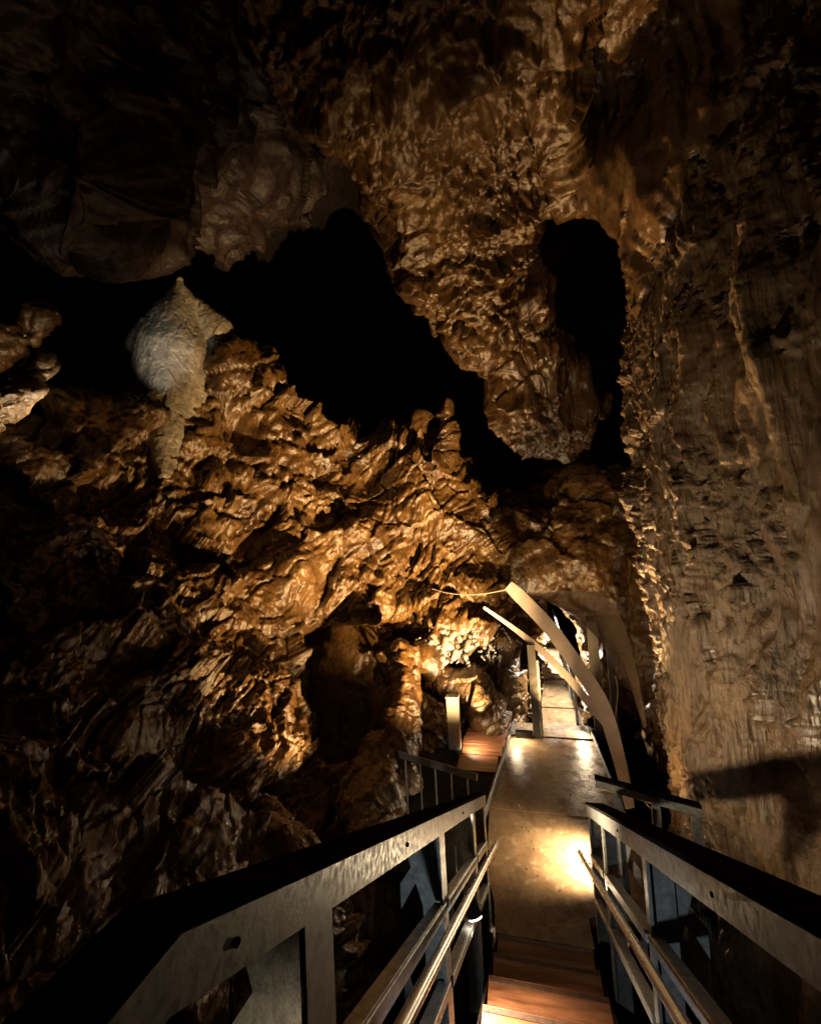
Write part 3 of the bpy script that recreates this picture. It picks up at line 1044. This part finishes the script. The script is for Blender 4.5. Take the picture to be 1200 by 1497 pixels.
def deck():
    root = thing('timber_deck', 'red timber boards of the side deck beside the walkway', 'deck', (-0.7, 6.8, 0))
    y, i = 6.02, 0
    while y < 7.75:
        w = (0.44, 0.30, 0.30, 0.30, 0.30, 0.3)[i]
        x1 = -0.585 + 0.13 * (y + .02 - 5.1)
        MB().box((-1.02 + 0.02 * (i % 2) + .10 * max(i - 3, 0), y, -0.03), (x1, y + w - .010, 0.008 + 0.003 * (i % 3))).build('plank', M_TREAD, root)
        y += w
        i += 1
    bl = thing('dark_landing', 'dark landing plate with shade put into its black colour between the balustrade and the timber boards', 'landing', (-1, 5, 0))
    MB().prism([(-0.585, 4.0, -0.05), (-2.2, 4.35, -0.05), (-2.2, 7.3, -0.05), (-1.03, 7.0, -0.05), (-1.03, 6.0, -0.05), (-0.49, 6.0, -0.05)], 0.06).build('plate', M_SHADE_BLACK, bl)
    p = thing('deck_post', 'short pale square post at the edge of the timber deck', 'post', (-1.12, 6.66, 0))
    MB().box((-1.21, 6.60, -0.02), (-1.03, 6.72, 0.74)).build('shaft', M_WHITE, p)
    MB().box((-1.22, 6.59, 0.742), (-1.02, 6.73, 0.77)).build('cap', M_WHITE, p)


deck()


def smooth_path(pts, n=40):
    return catmull(np.array(pts, float), n)


def strips():
    # broad pale strip: rises from the right walkway edge and bends over the path to the left
    P = smooth_path([at(921, 1182, 6.1), at(905, 1110, 6.4), at(880, 1030, 6.7), at(845, 975, 7.0), at(805, 920, 7.2), at(770, 882, 7.3), at(743, 856, 7.4)])
    w = np.interp(np.linspace(0, 1, 40), [0, .25, .6, .9, 1], [.10, .18, .22, .22, .17])
    ac = [(0.85, -0.15, 0.5)] * 40
    r = thing('curved_strip', 'broad pale bent timber strip arching over the walkway', 'timber strip', P[0])
    MB().ribbon(P, w, ac, 0.013).build('strip', M_STRIP, r)
    rnd = random.Random(3)
    for i in (4, 7, 9, 13):
        p = P[i]
        MB().tube([p, p + np.array([-.03, -.02, -.05]), p + np.array([-.03 + rnd.uniform(-.03, .03), -.03, -.13])], [.006, .004, .002], 5).build('splinter', M_STRIP, r)
    P = smooth_path([at(905, 1085, 6.6), at(870, 1040, 6.9), at(830, 990, 7.1), at(790, 950, 7.3), at(750, 918, 7.5), at(707, 888, 7.6)])
    w = np.interp(np.linspace(0, 1, 40), [0, .2, .6, 1], [.04, .11, .11, .05])
    r = thing('curved_strip', 'thin pale bent strip crossing under the broad arching strip', 'timber strip', P[0])
    MB().ribbon(P, w, [(0.7, -0.2, 0.6)] * 40, 0.013).build('strip', M_STRIP, r)
    # twisted tan sheet behind
    top = smooth_path([at(745, 869, 7.6), at(800, 866, 7.7), at(850, 864, 7.7), at(885, 874, 7.5), at(908, 905, 7.2), at(925, 960, 6.9), at(938, 1020, 6.7), at(945, 1062, 6.6)], 48)
    bot = smooth_path([at(745, 874, 7.6), at(790, 877, 7.5), at(835, 898, 7.3), at(868, 928, 7.1), at(895, 960, 7.0), at(918, 1000, 6.85), at(932, 1040, 6.7), at(941, 1066, 6.6)], 48)
    r = thing('twisted_sheet', 'large twisted tan sheet sweeping from the strip to the rock wall', 'sheet', top[24])
    rows = []
    for k in range(9):
        t = k / 8
        bow = 0.22 * math.sin(math.pi * t)
        rows.append(top + (bot - top) * t + np.array([0, bow, 0.0]) * np.sin(np.linspace(0, math.pi, 48))[:, None])
    G = np.stack(rows, 0)
    V = np.concatenate([G.reshape(-1, 3), (G + np.array([0.006, 0.012, 0.004])).reshape(-1, 3)])
    F = grid_faces(9, 48)
    F = np.concatenate([F, F[:, ::-1] + 9 * 48])
    mb = MB().add(V, F)
    mb.build('sheet', M_SHEET, r, True)
    # cables
    P = smooth_path([at(742, 862, 7.4), at(700, 869, 7.5), at(660, 868, 7.7), at(632, 861, 7.9)], 24)
    tag(MB().tube(P, 0.007, 6).build('hanging_cable', M_CABLE), 'thin slack cable from the broad strip tip to the brown rock', 'cable')
    P = smooth_path([at(905, 1120, 6.2), at(925, 1150, 6.0), at(950, 1182, 5.8)], 16)
    tag(MB().tube(P, 0.006, 6).build('guy_wire', M_CABLE), 'thin straight guy wire beside the foot of the broad strip', 'cable')
    P = smooth_path([at(899, 988, 7.6), at(903, 1010, 7.6), at(900, 1050, 7.6), at(904, 1090, 7.5)], 20)
    tag(MB().tube(P, 0.008, 6).build('dangling_rope', M_CABLE), 'thin dangling rope in front of the dark door panels', 'rope')


strips()


def gate():
    g = thing('tunnel_gate', 'dark steel gate frame at the bright tunnel mouth', 'gate', (-0.15, 8.0, 0))
    a = at(785, 1060, 7.75)
    MB().box((a[0] - .07, a[1] - .04, -0.10), (a[0] + .05, a[1] + .04, 1.45)).build('post', M_GREY, g)
    MB().box((a[0] - .34, a[1] - .06, -0.02), (a[0] - .075, a[1] + .06, 0.08)).build('foot_plate', M_DARK, g)
    MB().box((a[0] + .055, a[1] - .015, -0.10), (a[0] + .09, a[1] + .015, 1.2)).build('edge_strip', M_WHITE, g)
    b = thing('door_panels', 'tall dark grey door panels right of the tunnel', 'door', (1.1, 8, 0))
    c = at(880, 1030, 8.0)
    MB().box((c[0] - .14, c[1] - .02, -0.1), (c[0] + .02, c[1] + .02, 1.75)).build('panel', M_GREY, b)
    MB().box((c[0] + .13, c[1] - .02, -0.1), (c[0] + .23, c[1] + .02, 1.62)).build('panel', M_GREY, b)
    MB().box((c[0] - .14, c[1] - .03, 1.76), (c[0] + .30, c[1] + .03, 1.84)).build('head_rail', M_DARK, b)
    r = thing('passage_railing', 'thin steel railing along the right side of the bright tunnel', 'railing', (0.9, 8.5, 0))
    for x0, z0 in ((0.78, 0.95), (0.80, 0.62), (0.82, 0.30)):
        MB().beam((x0, 7.9, z0), (x0 + .12, 13.0, z0 + .05), 0.03, 0.03).build('rail', M_STEEL, r)
    for y in (7.95, 9.1, 10.3, 11.8):
        MB().box((0.80 + .02 * (y - 8), y - .02, -0.1), (0.84 + .02 * (y - 8), y + .02, 0.98)).build('post', M_STEEL, r)


gate()


# ------------------------------------------------------------------ lamps and added fill spots
def floodlight(loc, target, power, color, label, angle=140, blend=0.7, lens=0.05, size=0.03, lit=True):
    """A small round floodlight on a bracket; its own spot light sits just in front of the lens."""
    loc, target = np.asarray(loc, float), np.asarray(target, float)
    d = (target - loc) / np.linalg.norm(target - loc)
    r = thing('floodlight', label, 'lamp', loc)
    MB().tube([loc - d * .10, loc - d * .02, loc], [lens * .7, lens * 1.05, lens * 1.1], 14).build('housing', M_DARK, r, True)
    MB().tube([loc + d * .002, loc + d * .008], lens, 14).build('lens', M_GLOW, r)
    spot(loc + d * .03, target, power, color, angle, blend, size)
    return r


NEUTRAL = (0.82, 0.92, 1.0)
spot((-0.435, 2.74, 1.27), (0.9, 3.7, 2.3), 330, MILD, 112, 0.9)
floodlight((-0.382, 2.62, 0.98), (-0.22, 2.45, 0.50), 100, MILD, 'round floodlight fixed low on the left stair railing', 105, 0.9, 0.04)
spot((-0.37, 0.75, 1.95), (0.5, 2.6, 1.2), 26, NEUTRAL, 110, 0.9)
spot((-0.62, 0.15, 1.75), (-0.53, 0.9, 2.1), 8, MILD, 50, 0.9)  # unseen fill added on the camera side to light the left braces
spot((0.37, 3.30, 0.75), (-0.42, 2.0, 1.85), 25, MILD, 80, 0.9)
spot((0.66, 4.52, 0.26), (0.50, 4.56, 0.0), 900, (1.0, 0.76, 0.48), 116, 1.0)
floodlight((1.02, 4.30, 0.50), (1.35, 5.4, 1.5), 40, WARM, 'round floodlight on the right guard rail', 90, 0.8, 0.045)
spot((-0.22, 7.00, 0.22), (-0.14, 6.9, 0.0), 80, MILD, 120, 1.0)
spot((-0.86, 6.55, 0.22), (-0.75, 6.65, 0.0), 34, MILD, 150, 0.8)
spot((-0.75, 6.9, 0.35), (-1.1, 8.0, 2.2), 420, (1, 0.80, 0.52), 100, 0.9)
spot((0.52, 4.85, 0.25), (-2.9, 8.0, 3.8), 6400, (1.0, 0.615, 0.25), 70, 1.0)
spot((-1.1, 4.7, 0.15), at(335, 940, 6.4), 1200, WARM, 46, 1.0)  # extra unseen spot, put in to brighten the lower slope
spot((0.84, 7.45, 0.14), (0.5, 6.8, 0.1), 110, MILD, 140, 0.9)
spot((0.75, 8.6, 1.5), (0.3, 8.5, 0.0), 1200, COOL, 90, 0.6)
spot((0.1, 11.8, 1.5), (0.3, 10.9, 0.0), 4000, COOL, 130, 0.6)
spot((-0.25, 6.3, 0.12), (1.42, 5.2, 3.5), 3400, WARM, 50, 1.0)
spot((-0.38, 2.1, 1.02), (1.9, 2.2, 0.7), 28, MILD, 90, 0.9)
spot((-1.3, 5.2, 0.35), at(705, 460, 7.2), 1400, WARM, 34, 1.0)
spot((-0.9, 4.8, 0.12), at(640, 190, 6.7), 1200, WARM, 29, 1.0)
spot(at(185, 590, 6.6), at(255, 505, 9.0), 110, (1.0, 0.95, 0.86), 34, 1.0)
spot((0.25, 6.0, 0.12), (1.05, 9.8, 3.3), 600, WARM, 46, 1.0)  # unseen fill added to brighten the rock above the tunnel
spot(at(90, 640, 6.7), at(0, 560, 7.0), 40, MILD, 120, 0.9)
